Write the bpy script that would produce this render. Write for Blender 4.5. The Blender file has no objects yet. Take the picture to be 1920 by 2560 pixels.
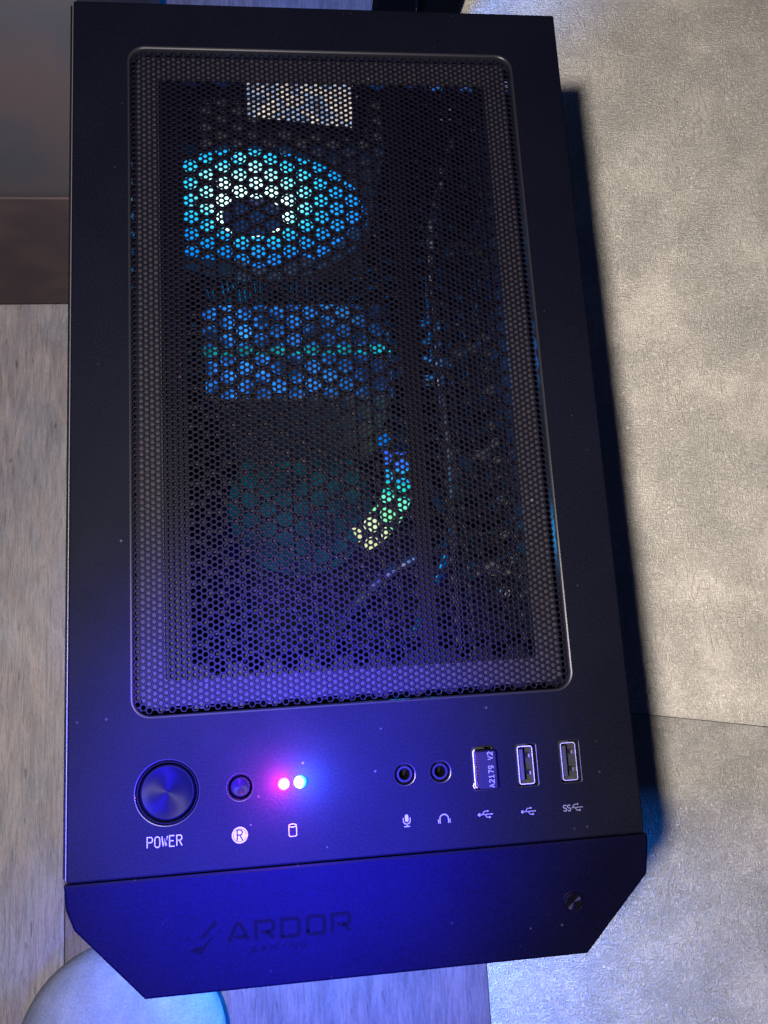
import bpy, math, random
import numpy as np
from mathutils import Vector, Matrix
from mathutils.geometry import tessellate_polygon

random.seed(7)
rng = np.random.default_rng(7)
S = bpy.context.scene
COL = S.collection
PI = math.pi
MM = 0.001
H = 0.430                      # height of the case top above the floor, metres

# ------------------------------------------------------------------ camera
cam_d = bpy.data.cameras.new('camera')
cam = bpy.data.objects.new('camera', cam_d)
COL.objects.link(cam)
R = Matrix(((0.99246411, 0.04004616, -0.11580717),
            (-0.06049737, 0.98200886, -0.17888171),
            (0.10656014, 0.1845397, 0.97703124)))
cam.matrix_world = Matrix.Translation((-0.02214809, 0.06609334, 0.72808352)) @ R.to_4x4()
cam_d.sensor_fit = 'VERTICAL'
cam_d.sensor_height = 24.0
cam_d.lens = 24.0 * 2050 / 2560
cam_d.clip_start = 0.01
cam_d.clip_end = 50
S.camera = cam

# ------------------------------------------------------------------ world, lamps, exposure
w = bpy.data.worlds.new('World')
S.world = w
w.use_nodes = True
bg = w.node_tree.nodes['Background']
bg.inputs[0].default_value = (0.16, 0.26, 0.85, 1)
bg.inputs[1].default_value = 0.05
S.view_settings.view_transform = 'Standard'
S.view_settings.look = 'None'
S.view_settings.exposure = 0
S.view_settings.gamma = 1

def lamp(name, kind, loc, energy, color, **k):
    d = bpy.data.lights.new(name, kind)
    d.energy = energy
    d.color = color
    for a, b in k.items():
        if a != 'target':
            setattr(d, a, b)
    o = bpy.data.objects.new(name, d)
    COL.objects.link(o)
    o.location = loc
    if 'target' in k:
        v = Vector(k['target']) - Vector(loc)
        o.rotation_euler = v.to_track_quat('-Z', 'Y').to_euler()
    return o

# the warm lamp close above the case that throws its shadow on the floor to the right
lamp('warm_lamp', 'POINT', (-0.078, 0.064, 0.807), 66.0, (1.0, 0.925, 0.84), shadow_soft_size=0.009)
# added spot imitating lens flare's blue wash on the control strip and front edge
lamp('flare_wash_fill', 'SPOT', (-0.02, -0.10, 0.98), 1250.0, (0.012, 0.004, 1.0), shadow_soft_size=0.03,
     spot_size=math.radians(20), spot_blend=1.0, target=(-0.028, 0.016, H))
lamp('front_floor_fill', 'SPOT', (-0.03, -0.30, 0.95), 120.0, (0.01, 0.02, 1.0), shadow_soft_size=0.05,
     spot_size=math.radians(30), spot_blend=1.0, target=(-0.02, -0.20, 0.0))  # added fill that turns the floor in front blue
# lamps standing for the case fans' blue glow behind and in front
lamp('rear_blue_lamp', 'SPOT', (0.03, 0.50, 0.33), 30.0, (0.0, 0.22, 1.0), shadow_soft_size=0.04,
     spot_size=math.radians(85), spot_blend=0.9, target=(0.05, 0.95, 0.0))
lamp('front_blue_lamp', 'AREA', (0.01, -0.055, 0.13), 8.5, (0.01, 0.20, 1.0), shape='RECTANGLE', size=0.12, size_y=0.2,
     target=(0.01, -0.5, 0.13))

# ------------------------------------------------------------------ materials
def mat(name, color=(0.5, 0.5, 0.5), rough=0.5, metal=0.0, spec=0.5, emit=None, estr=0.0, aniso=0.0, trans=0.0):
    m = bpy.data.materials.new(name)
    m.use_nodes = True
    b = m.node_tree.nodes['Principled BSDF']
    b.inputs['Base Color'].default_value = (*color, 1)
    b.inputs['Roughness'].default_value = rough
    b.inputs['Metallic'].default_value = metal
    b.inputs['Specular IOR Level'].default_value = spec
    b.inputs['Transmission Weight'].default_value = trans
    if emit:
        b.inputs['Emission Color'].default_value = (*emit, 1)
        b.inputs['Emission Strength'].default_value = estr
    if aniso:
        b.inputs['Anisotropic'].default_value = aniso
        t = m.node_tree.nodes.new('ShaderNodeTangent')
        t.direction_type = 'RADIAL'
        t.axis = 'Z'
        m.node_tree.links.new(t.outputs[0], b.inputs['Tangent'])
    return m

class NT:
    """small helper for node trees"""
    def __init__(s, m):
        s.t = m.node_tree
        s.b = s.t.nodes['Principled BSDF']
    def n(s, kind, **k):
        x = s.t.nodes.new('ShaderNode' + kind)
        for a, b in k.items():
            if isinstance(a, str) and hasattr(x, a):
                setattr(x, a, b)
        return x
    def l(s, a, b):
        s.t.links.new(a, b)
    def coord(s, scale=(1, 1, 1), rot=(0, 0, 0), loc=(0, 0, 0)):
        c = s.n('TexCoord')
        mp = s.n('Mapping')
        mp.inputs['Scale'].default_value = scale
        mp.inputs['Rotation'].default_value = rot
        mp.inputs['Location'].default_value = loc
        s.l(c.outputs['Object'], mp.inputs[0])
        return mp.outputs[0]
    def noise(s, v, scale, detail=4, rough=0.55, dist=0.0):
        x = s.n('TexNoise')
        x.inputs['Scale'].default_value = scale
        x.inputs['Detail'].default_value = detail
        x.inputs['Roughness'].default_value = rough
        x.inputs['Distortion'].default_value = dist
        s.l(v, x.inputs['Vector'])
        return x.outputs['Fac']
    def ramp(s, f, stops):
        x = s.n('ValToRGB')
        e = x.color_ramp.elements
        while len(e) < len(stops):
            e.new(0.5)
        for i, (p, c) in enumerate(stops):
            e[i].position = p
            e[i].color = (*c, 1) if len(c) == 3 else c
        s.l(f, x.inputs[0])
        return x.outputs['Color']
    def mix(s, f, a, b, mode='MIX'):
        x = s.n('Mix')
        x.data_type = 'RGBA'
        x.blend_type = mode
        if isinstance(f, (int, float)):
            x.inputs[0].default_value = f
        else:
            s.l(f, x.inputs[0])
        for i, v in ((6, a), (7, b)):
            if isinstance(v, tuple):
                x.inputs[i].default_value = (*v, 1)
            else:
                s.l(v, x.inputs[i])
        return x.outputs[2]
    def bump(s, h, dist, strength=1.0, prev=None):
        x = s.n('Bump')
        x.inputs['Distance'].default_value = dist
        x.inputs['Strength'].default_value = strength
        s.l(h, x.inputs['Height'])
        if prev:
            s.l(prev, x.inputs['Normal'])
        return x.outputs[0]

def plastic(name, base, rough, spec, dust=0.05, grain=0.00002):
    m = mat(name, base, rough, 0, spec)
    t = NT(m)
    v = t.coord()
    # dust: fine sparse pale specks, clustered; on the mesh also painted glints
    vo = t.n('TexVoronoi')
    vo.inputs['Scale'].default_value = 210
    vo.inputs['Randomness'].default_value = 1.0
    t.l(v, vo.inputs['Vector'])
    sp = t.ramp(vo.outputs['Distance'], [(0.0, (1, 1, 1)), (0.075, (1, 1, 1)), (0.11, (0, 0, 0))])
    keep = t.ramp(vo.outputs['Color'], [(0.66, (0, 0, 0)), (0.95, (1, 1, 1))])
    cl = t.ramp(t.noise(v, 26, 3), [(0.42, (0, 0, 0)), (0.72, (1, 1, 1))])
    f1 = t.mix(1.0, sp, keep, 'MULTIPLY')
    f2 = t.mix(1.0, f1, cl, 'MULTIPLY')
    g = t.noise(v, 1300, 2, 0.7)
    gc = t.ramp(g, [(0.35, tuple(c * 0.45 for c in base)), (0.7, tuple(c * 1.9 for c in base))])
    smear = t.ramp(t.noise(v, 14, 4, 0.6, 0.6), [(0.35, tuple(c * 0.85 for c in base)), (0.75, tuple(c * 1.25 + 0.0004 for c in base))])
    col = t.mix(0.5, gc, smear)
    col = t.mix(f2, col, (dust, dust, dust * 1.05))
    t.l(col, t.b.inputs['Base Color'])
    rr = t.n('MapRange')
    rr.inputs['To Min'].default_value = rough - 0.06
    rr.inputs['To Max'].default_value = rough + 0.08
    t.l(t.noise(v, 30, 4), rr.inputs[0])
    t.l(rr.outputs[0], t.b.inputs['Roughness'])
    t.l(t.bump(t.noise(v, 1500, 3, 0.7), grain, 1.0), t.b.inputs['Normal'])
    return m

M = {}
M['panel'] = plastic('panel_black', (0.0006, 0.0007, 0.0021), 0.6, 0.012, 0.03)
M['bezel'] = plastic('bezel_black', (0.0003, 0.0003, 0.0024), 0.5, 0.012, 0.03)
M['mesh'] = plastic('filter_mesh_black', (0.0008, 0.00075, 0.0022), 0.5, 0.015, 0.022)
M['strip'] = plastic('magnetic_strip_grey', (0.0054, 0.0047, 0.0056), 0.6, 0.03, 0.12)
M['steel'] = plastic('black_steel', (0.0003, 0.0003, 0.0009), 0.45, 0.02, 0.015)
M['lip'] = mat('lip_gloss', (0.0032, 0.0032, 0.0045), 0.32, 0.0, 0.11)
M['cap'] = mat('button_cap_brushed', (0.0007, 0.0008, 0.0023), 0.42, 0.0, 0.010, aniso=0.97)
M['cap2'] = mat('knob_brushed', (0.006, 0.006, 0.009), 0.34, 0.9, 0.1, aniso=0.9)
M['black'] = mat('plain_black', (0.0008, 0.0008, 0.0010), 0.7, 0, 0.02)
M['dark'] = mat('dark_plastic', (0.0013, 0.0013, 0.0028), 0.5, 0, 0.03)
M['silver'] = mat('port_shell_metal', (0.21, 0.21, 0.23), 0.42, 1.0)
M['contact'] = mat('contact_metal', (0.05, 0.048, 0.046), 0.45, 1.0)
M['tongue'] = mat('port_tongue', (0.004, 0.004, 0.006), 0.5, 0, 0.1)
M['print'] = mat('pale_print', (0.013, 0.013, 0.018), 0.6)
M['print_dim'] = mat('dim_print', (0.009, 0.009, 0.012), 0.6)
M['logo'] = mat('logo_black', (0.0003, 0.0003, 0.0011), 0.6, 0, 0.01)
M['board'] = mat('circuit_board', (0.008, 0.010, 0.012), 0.4)
M['cable'] = mat('cable_sleeve', (0.02, 0.02, 0.022), 0.5)
M['shroud'] = mat('inner_black', (0.0008, 0.0008, 0.0012), 0.7, 0, 0.02)

def glow(name, color, s, base=(0.02, 0.02, 0.02), mott=None):
    m = mat(name, base, 0.5, 0, 0.03, emit=color, estr=s)
    if mott:
        t = NT(m)
        v = t.coord()
        c = t.ramp(t.noise(v, mott, 3, 0.6), [(0.38, tuple(x * 0.12 for x in color)), (0.62, color)])
        t.l(c, t.b.inputs['Emission Color'])
    return m

M['led_blue'] = glow('led_blue', (0.0, 0.45, 1.0), 2.4)
M['led_red'] = glow('led_red', (1.0, 0.0, 0.30), 2.2)
M['led_core'] = glow('led_core', (0.9, 0.95, 1.0), 6.0)
M['ring_white'] = glow('fan_hub_ring', (0.6, 1.0, 0.95), 2.6)
M['blade'] = glow('fan_blade_lit', (0.0, 0.45, 1.0), 0.4)
M['fan_frame'] = mat('fan_frame', (0.02, 0.02, 0.02), 0.45)
M['cooler_glow'] = glow('cooler_fan_glow', (0.02, 0.24, 0.85), 1.25, base=(0.002, 0.002, 0.003))
M['teal_strip'] = glow('teal_strip', (0.0, 0.75, 0.95), 0.75, base=(0.002, 0.002, 0.003), mott=40)
M['ram_glow'] = glow('memory_glow', (0.04, 0.28, 0.8), 0.55, mott=90)

# blue light on the cooler painted as mottled emission, fading to the right
m = M['cooler_glow']
t = NT(m)
v = t.coord()
pat = t.ramp(t.noise(v, 62, 3, 0.6), [(0.40, (0.0, 0.012, 0.05)), (0.50, (0.01, 0.14, 0.60)), (0.60, (0.02, 0.28, 0.95)), (0.72, (0.08, 0.40, 0.98))])
sx2 = t.n('SeparateXYZ'); t.l(v, sx2.inputs[0])
fd = t.n('MapRange'); fd.inputs['From Min'].default_value = -0.03; fd.inputs['From Max'].default_value = 0.03
fd.inputs['To Min'].default_value = 1.0; fd.inputs['To Max'].default_value = 0.10
t.l(sx2.outputs[0], fd.inputs[0])
pat = t.mix(1.0, pat, fd.outputs[0], 'MULTIPLY')
t.l(pat, t.b.inputs['Emission Color'])

# lit fan blades: emission colour paints the hub ring's light spreading over them
m = M['blade']
t = NT(m)
c = t.n('TexCoord')
ln = t.n('VectorMath'); ln.operation = 'LENGTH'
sx = t.n('SeparateXYZ')
t.l(c.outputs['Object'], sx.inputs[0])
cx_ = t.n('CombineXYZ')
ofs = t.n('VectorMath'); ofs.operation = 'SUBTRACT'; ofs.inputs[1].default_value = (0, 0, 0.007)
t.l(sx.outputs[0], cx_.inputs[0]); t.l(sx.outputs[2], cx_.inputs[2])
t.l(cx_.outputs[0], ofs.inputs[0]); t.l(ofs.outputs[0], ln.inputs[0])
mr = t.n('MapRange')
mr.inputs['From Min'].default_value = 0.018; mr.inputs['From Max'].default_value = 0.058
t.l(ln.outputs['Value'], mr.inputs[0])
colr = t.ramp(mr.outputs[0], [(0.0, (0.55, 1.0, 1.0)), (0.16, (0.25, 0.95, 1.0)), (0.34, (0.02, 0.62, 1.0)), (0.6, (0.0, 0.34, 0.95)), (1.0, (0.0, 0.20, 0.78))])
t.l(colr, t.b.inputs['Emission Color'])
M['blade'].node_tree.nodes['Principled BSDF'].inputs['Emission Strength'].default_value = 1.3

# floor: stone-look vinyl
def stone(name, tint, seed):
    m = mat(name, tint, 0.5, 0, 0.35)
    t = NT(m)
    v = t.coord(loc=(seed, seed * 0.7, 0))
    big = t.noise(v, 5, 4, 0.55, 0.4)
    mid = t.noise(v, 32, 5, 0.6, 0.8)
    c1 = t.ramp(big, [(0.3, tuple(x * 0.95 for x in tint)), (0.7, tuple(x * 1.03 for x in tint))])
    c2 = t.ramp(mid, [(0.28, (0.90, 0.89, 0.87)), (0.5, (1, 1, 1)), (0.75, (1.04, 1.03, 1.02))])
    col = t.mix(1.0, c1, c2, 'MULTIPLY')
    fine = t.ramp(t.noise(v, 420, 3, 0.7, 1.5), [(0.3, (0.86, 0.855, 0.84)), (0.6, (1.04, 1.04, 1.04))])
    col = t.mix(1.0, col, fine, 'MULTIPLY')
    # sparse trowel scratches
    sc = t.noise(t.coord(scale=(1, 0.22, 1), rot=(0, 0, 0.45), loc=(seed, 0, 0)), 46, 3, 0.5, 2.4)
    ridge = t.ramp(sc, [(0.485, (0, 0, 0)), (0.5, (1, 1, 1)), (0.515, (0, 0, 0))])
    gate = t.ramp(t.noise(v, 9, 2), [(0.50, (0, 0, 0)), (0.57, (1, 1, 1))])
    ridge = t.mix(1.0, ridge, gate, 'MULTIPLY')
    dk = t.mix(1.0, col, (0.80, 0.79, 0.77), 'MULTIPLY')
    col = t.mix(ridge, col, dk)
    t.l(col, t.b.inputs['Base Color'])
    e1 = t.noise(t.coord(scale=(1, 0.55, 1), rot=(0, 0, 0.3), loc=(seed, 0, 0)), 430, 3, 0.55, 2.6)
    e2 = t.noise(t.coord(scale=(0.5, 1, 1), rot=(0, 0, -0.2), loc=(0, seed, 0)), 290, 3, 0.6, 3.0)
    hs = t.ramp(t.mix(0.5, e1, e2), [(0.38, (0, 0, 0)), (0.62, (1, 1, 1))])
    amp = t.ramp(t.noise(v, 14, 3), [(0.35, (0.35, 0.35, 0.35)), (0.65, (1, 1, 1))])
    hs = t.mix(1.0, hs, amp, 'MULTIPLY')
    g1 = t.noise(v, 900, 3, 0.7)
    b0 = t.bump(g1, 0.0010, 0.8)
    b1 = t.bump(hs, 0.0030, 1.0, b0)
    col = t.mix(1.0, col, t.ramp(hs, [(0.0, (0.83, 0.81, 0.79)), (0.6, (1.04, 1.04, 1.04))]), 'MULTIPLY')
    col = t.mix(1.0, col, t.ramp(g1, [(0.32, (0.76, 0.745, 0.725)), (0.62, (1.10, 1.10, 1.10))]), 'MULTIPLY')
    t.l(col, t.b.inputs['Base Color'])
    b2 = t.bump(ridge, 0.0009, 0.8, b1)
    t.l(b2, t.b.inputs['Normal'])
    return m

def wood(name, a, b, seed):
    m = mat(name, a, 0.55, 0, 0.3)
    t = NT(m)
    v = t.coord(scale=(1, 0.2, 1), loc=(seed, seed * 0.3, 0))
    f = t.noise(v, 60, 7, 0.68, 1.6)
    f2 = t.noise(t.coord(scale=(1, 0.09, 1), loc=(seed, 0, 0)), 420, 5, 0.7, 0.8)
    f3 = t.noise(t.coord(scale=(1, 0.45, 1), loc=(seed, 0, 0)), 16, 5, 0.6, 1.0)
    f4 = t.noise(v, 1500, 2, 0.7)
    pores = t.noise(t.coord(scale=(1, 0.16, 1), loc=(0, seed, 0)), 300, 2, 0.5, 0.3)
    c1 = t.ramp(f, [(0.34, b), (0.60, a)])
    c2 = t.ramp(f2, [(0.32, (0.66, 0.645, 0.64)), (0.52, (1.0, 1.0, 1.0)), (0.7, (1.16, 1.15, 1.13))])
    c3 = t.ramp(f3, [(0.3, (0.80, 0.78, 0.80)), (0.7, (1.12, 1.09, 1.04))])
    c4 = t.ramp(f4, [(0.3, (0.84, 0.84, 0.84)), (0.7, (1.12, 1.12, 1.12))])
    c6 = t.ramp(t.noise(t.coord(scale=(1, 0.5, 1), loc=(seed * 2, 0, 0)), 26, 4, 0.6, 0.7), [(0.36, (0.90, 0.96, 1.04)), (0.62, (1.07, 0.99, 0.98))])
    c5 = t.ramp(pores, [(0.27, (0.50, 0.48, 0.48)), (0.33, (1, 1, 1))])
    col = t.mix(1.0, c1, c2, 'MULTIPLY')
    for c_ in (c3, c4, c6, c5):
        col = t.mix(1.0, col, c_, 'MULTIPLY')
    t.l(col, t.b.inputs['Base Color'])
    t.l(t.bump(f2, 0.0006, 0.9, t.bump(f, 0.0008, 0.6)), t.b.inputs['Normal'])
    return m

M['stone1'] = stone('stone_vinyl', (0.82, 0.775, 0.72), 1.3)
M['stone2'] = stone('stone_vinyl_cool', (0.56, 0.535, 0.515), 5.1)
M['wood1'] = wood('wood_vinyl', (0.112, 0.106, 0.120), (0.076, 0.073, 0.088), 0.4)
M['wood2'] = wood('wood_vinyl_brown', (0.075, 0.062, 0.074), (0.042, 0.037, 0.045), 3.7)
M['gap'] = mat('joint_dark', (0.03, 0.025, 0.022), 0.9)

m = mat('cabinet_laminate', (0.05, 0.04, 0.042), 0.5, 0, 0.3)
t = NT(m); v = t.coord()
t.l(t.ramp(t.noise(v, 16, 3, 0.5, 0.5), [(0.38, (0.022, 0.023, 0.031)), (0.62, (0.031, 0.025, 0.029))]), t.b.inputs['Base Color'])
t.l(t.bump(t.noise(v, 500, 2), 0.0001), t.b.inputs['Normal'])
M['cabinet'] = m
m = mat('cabinet_lower', (0.04, 0.025, 0.027), 0.5, 0, 0.2)
t = NT(m); v = t.coord()
t.l(t.ramp(t.noise(v, 15, 2, 0.45, 0.6), [(0.44, (0.020, 0.0145, 0.019)), (0.54, (0.029, 0.0195, 0.0215))]), t.b.inputs['Base Color'])
M['cabinet2'] = m

m = mat('knee_fabric', (0.3, 0.3, 0.3), 0.85, 0, 0.2)
t = NT(m); v = t.coord()
cc = t.ramp(t.noise(v, 38, 5, 0.6, 0.5), [(0.3, (0.070, 0.082, 0.125)), (0.7, (0.105, 0.120, 0.175))])
cc = t.mix(1.0, cc, t.ramp(t.noise(v, 700, 2, 0.6), [(0.3, (0.82, 0.82, 0.82)), (0.7, (1.1, 1.1, 1.1))]), 'MULTIPLY')
t.l(cc, t.b.inputs['Base Color'])
t.l(t.bump(t.noise(v, 900, 3, 0.6), 0.0004, 0.8, t.bump(t.noise(v, 24, 4), 0.003, 0.6)), t.b.inputs['Normal'])
M['fabric'] = m

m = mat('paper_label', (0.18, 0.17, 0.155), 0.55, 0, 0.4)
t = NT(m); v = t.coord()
cc = t.ramp(t.noise(v, 170, 3, 0.6, 0.6), [(0.34, (0.016, 0.016, 0.02)), (0.44, (0.03, 0.06, 0.12)), (0.50, (0.08, 0.075, 0.068)), (0.62, (0.12, 0.112, 0.10))])  # bluish stops paint the case light coming up through the plate holes
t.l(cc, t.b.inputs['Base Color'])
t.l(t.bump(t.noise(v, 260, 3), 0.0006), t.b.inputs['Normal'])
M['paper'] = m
m = mat('side_glass', (0.02, 0.02, 0.024), 0.05, 0, 0.5, trans=0.6)
M['glass'] = m

# ------------------------------------------------------------------ mesh helpers
class MB:
    def __init__(s):
        s.v = []; s.f = []; s.m = []
    def add(s, vs, fs, mi=0):
        o = len(s.v)
        s.v += [tuple(p) for p in vs]
        s.f += [tuple(i + o for i in f) for f in fs]
        s.m += [mi] * len(fs)
    def box(s, lo, hi, mi=0, ch=0.0):
        x0, y0, z0 = lo; x1, y1, z1 = hi
        if ch <= 0:
            vs = [(x0, y0, z0), (x1, y0, z0), (x1, y1, z0), (x0, y1, z0), (x0, y0, z1), (x1, y0, z1), (x1, y1, z1), (x0, y1, z1)]
            s.add(vs, [(3, 2, 1, 0), (4, 5, 6, 7), (0, 1, 5, 4), (1, 2, 6, 5), (2, 3, 7, 6), (3, 0, 4, 7)], mi)
        else:
            s.prism([(x0, y0), (x1, y0), (x1, y1), (x0, y1)], z0, z1, mi, ch)
    def prism(s, poly, z0, z1, mi=0, ch=0.0):
        """extruded convex polygon with a chamfered top edge"""
        n = len(poly)
        cx = sum(p[0] for p in poly) / n; cy = sum(p[1] for p in poly) / n
        if ch > 0:
            inn = inset(poly, ch)
            vs = [(x, y, z0) for x, y in poly] + [(x, y, z1 - ch) for x, y in poly] + [(x, y, z1) for x, y in inn]
            fs = [tuple(reversed(range(n)))] + [tuple(range(2 * n, 3 * n))]
            for k in range(2):
                for i in range(n):
                    j = (i + 1) % n
                    fs.append((k * n + i, k * n + j, (k + 1) * n + j, (k + 1) * n + i))
        else:
            vs = [(x, y, z0) for x, y in poly] + [(x, y, z1) for x, y in poly]
            fs = [tuple(reversed(range(n))), tuple(range(n, 2 * n))]
            for i in range(n):
                j = (i + 1) % n
                fs.append((i, j, n + j, n + i))
        s.add(vs, fs, mi)
    def lathe(s, prof, n=32, c=(0, 0, 0), mi=0, axis='z'):
        """prof: list of (r, z)"""
        vs = []; fs = []
        k = len(prof)
        for r, z in prof:
            for i in range(n):
                a = 2 * PI * i / n
                if axis == 'z':
                    vs.append((c[0] + r * math.cos(a), c[1] + r * math.sin(a), c[2] + z))
                else:   # y axis
                    vs.append((c[0] + r * math.cos(a), c[1] + z, c[2] + r * math.sin(a)))
        for j in range(k - 1):
            for i in range(n):
                i2 = (i + 1) % n
                fs.append((j * n + i, j * n + i2, (j + 1) * n + i2, (j + 1) * n + i))
        s.add(vs, fs, mi)
    def tube(s, pts, r, n=8, mi=0):
        pts = [Vector(p) for p in pts]
        vs = []; fs = []
        for i, p in enumerate(pts):
            d = (pts[min(i + 1, len(pts) - 1)] - pts[max(i - 1, 0)]).normalized()
            up = Vector((0, 0, 1)) if abs(d.z) < 0.9 else Vector((1, 0, 0))
            a = d.cross(up).normalized(); b = d.cross(a)
            for k in range(n):
                t = 2 * PI * k / n
                vs.append(p + a * (r * math.cos(t)) + b * (r * math.sin(t)))
        for i in range(len(pts) - 1):
            for k in range(n):
                k2 = (k + 1) % n
                fs.append((i * n + k, i * n + k2, (i + 1) * n + k2, (i + 1) * n + k))
        fs.append(tuple(range(n))); fs.append(tuple(range((len(pts) - 1) * n, len(pts) * n)))
        s.add(vs, fs, mi)
    def build(s, name, mats, parent=None, origin=(0, 0, 0), smooth=False):
        me = bpy.data.meshes.new(name)
        ox, oy, oz = origin
        me.from_pydata([(x - ox, y - oy, z - oz) for x, y, z in s.v], [], s.f)
        if not isinstance(mats, (list, tuple)):
            mats = [mats]
        for q in mats:
            me.materials.append(q)
        me.polygons.foreach_set('material_index', s.m)
        if smooth:
            me.polygons.foreach_set('use_smooth', [True] * len(me.polygons))
        me.update()
        o = bpy.data.objects.new(name, me)
        COL.objects.link(o)
        o.location = origin
        if parent:
            o.parent = parent
            o.matrix_parent_inverse = Matrix.Translation(-Vector(parent.location))
        return o

def inset(poly, d):
    """inset a counter-clockwise polygon by d"""
    n = len(poly); out = []
    for i in range(n):
        p0 = Vector(poly[i - 1]); p1 = Vector(poly[i]); p2 = Vector(poly[(i + 1) % n])
        a = (p1 - p0); b = (p2 - p1)
        if a.length < 1e-9 or b.length < 1e-9:
            out.append(tuple(p1)); continue
        a.normalize(); b.normalize()
        na = Vector((-a.y, a.x)); nb = Vector((-b.y, b.x))
        k = (na + nb)
        k = k / max(k.length_squared / 2, 1e-6) if k.length > 1e-6 else na
        out.append((p1.x + k.x * d, p1.y + k.y * d))
    return out

def circle(c, r, n=48):
    return lambda off=0.0: [(c[0] + (r + off) * math.cos(2 * PI * i / n), c[1] + (r + off) * math.sin(2 * PI * i / n)) for i in range(n)]

def rrect(x0, y0, x1, y1, r, n=8):
    def f(off=0.0):
        out = []
        a0, b0, a1, b1 = x0 - off, y0 - off, x1 + off, y1 + off
        rr = max(r + off, 1e-5)
        for cx, cy, s in ((a1 - rr, b0 + rr, -PI / 2), (a1 - rr, b1 - rr, 0), (a0 + rr, b1 - rr, PI / 2), (a0 + rr, b0 + rr, PI)):
            for i in range(n + 1):
                a = s + PI / 2 * i / n
                out.append((cx + rr * math.cos(a), cy + rr * math.sin(a)))
        return out
    return f

def strip_between(mb, la, za, lb, zb, mi=0):
    n = len(la)
    vs = [(x, y, za) for x, y in la] + [(x, y, zb) for x, y in lb]
    mb.add(vs, [(i, (i + 1) % n, n + (i + 1) % n, n + i) for i in range(n)], mi)

def stroke(mb, pts, w, z, th=0.00004, closed=False, mi=0):
    """flat ribbon of width w along pts"""
    P = [Vector(p) for p in pts]
    n = len(P)
    L = []; Rr = []
    for i in range(n):
        if closed:
            a = (P[i] - P[i - 1]).normalized(); b = (P[(i + 1) % n] - P[i]).normalized()
        else:
            a = (P[i] - P[max(i - 1, 0)]); b = (P[min(i + 1, n - 1)] - P[i])
            if a.length < 1e-9: a = b.copy()
            if b.length < 1e-9: b = a.copy()
            a.normalize(); b.normalize()
        na = Vector((-a.y, a.x)); nb = Vector((-b.y, b.x))
        k = na + nb
        if k.length < 0.3: k = na * 1.0
        else: k = k / max(k.length_squared / 2, 0.35)
        L.append(P[i] + k * (w / 2)); Rr.append(P[i] - k * (w / 2))
    m_ = n if closed else n - 1
    vs = [(p.x, p.y, z + th) for p in L] + [(p.x, p.y, z + th) for p in Rr] + [(p.x, p.y, z) for p in L] + [(p.x, p.y, z) for p in Rr]
    fs = []
    for i in range(m_):
        j = (i + 1) % n
        fs.append((n + i, n + j, j, i))
        fs.append((i, j, 2 * n + j, 2 * n + i))
        fs.append((n + j, n + i, 3 * n + i, 3 * n + j))
    mb.add(vs, fs, mi)

def arc(cx, cy, rx, ry, a0, a1, n=10):
    return [(cx + rx * math.cos(math.radians(a0 + (a1 - a0) * i / n)), cy + ry * math.sin(math.radians(a0 + (a1 - a0) * i / n))) for i in range(n + 1)]

# a small stroke font on a unit box (0..1 wide, 0..1 high)
F = {
 'P': [[(0, 0), (0, 1), (.6, 1)] + arc(.6, .75, .38, .25, 90, -90, 8) + [(0, .5)]],
 'O': [arc(.5, .72, .46, .28, 0, 180, 10) + arc(.5, .28, .46, .28, 180, 360, 10) + [(.96, .72)]],
 'W': [[(0, 1), (.24, 0), (.5, .8), (.76, 0), (1, 1)]],
 'E': [[(.95, 1), (.05, 1), (.05, 0), (.95, 0)], [(.05, .52), (.8, .52)]],
 'R': [[(.03, 0), (.03, 1), (.6, 1)] + arc(.6, .76, .36, .24, 90, -90, 8) + [(.03, .52)], [(.5, .52), (.98, 0)]],
 'S': [arc(.5, .75, .42, .25, 20, 270, 10)[:-1] + arc(.5, .25, .42, .25, 90, -160, 10)],
 'A': [[(0, 0), (.5, 1), (1, 0)], [(.2, .34), (.8, .34)]],
 '2': [arc(.5, .74, .42, .26, 160, -30, 8) + [(.04, 0), (.98, 0)]],
 '1': [[(.15, .8), (.5, 1), (.5, 0)], [(.12, 0), (.9, 0)]],
 '7': [[(.05, 1), (.95, 1), (.4, 0)]],
 '9': [arc(.5, .7, .42, .3, 0, 360, 14), [(.92, .7), (.88, .35), (.6, 0), (.2, .02)]],
 'V': [[(0, 1), (.5, 0), (1, 1)]],
}
def text(mb, s, cx, cy, hgt, cw, gap, w, z, rot=0.0, mi=0):
    tot = len(s) * cw + (len(s) - 1) * gap
    c, sn = math.cos(rot), math.sin(rot)
    for i, ch in enumerate(s):
        if ch == ' ':
            continue
        x0 = -tot / 2 + i * (cw + gap)
        for pl in F[ch]:
            q = []
            for (px, py) in pl:
                X = x0 + px * cw; Y = (py - .5) * hgt
                q.append((cx + c * X - sn * Y, cy + sn * X + c * Y))
            stroke(mb, q, w, z, mi=mi)

def tag(o, label, cat, group=None):
    o['label'] = label; o['category'] = cat
    if group: o['group'] = group
    return o
def thing(name, loc, label, cat, group=None):
    o = bpy.data.objects.new(name, None)
    COL.objects.link(o)
    o.location = loc
    o.empty_display_size = 0.05
    return tag(o, label, cat, group)

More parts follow.
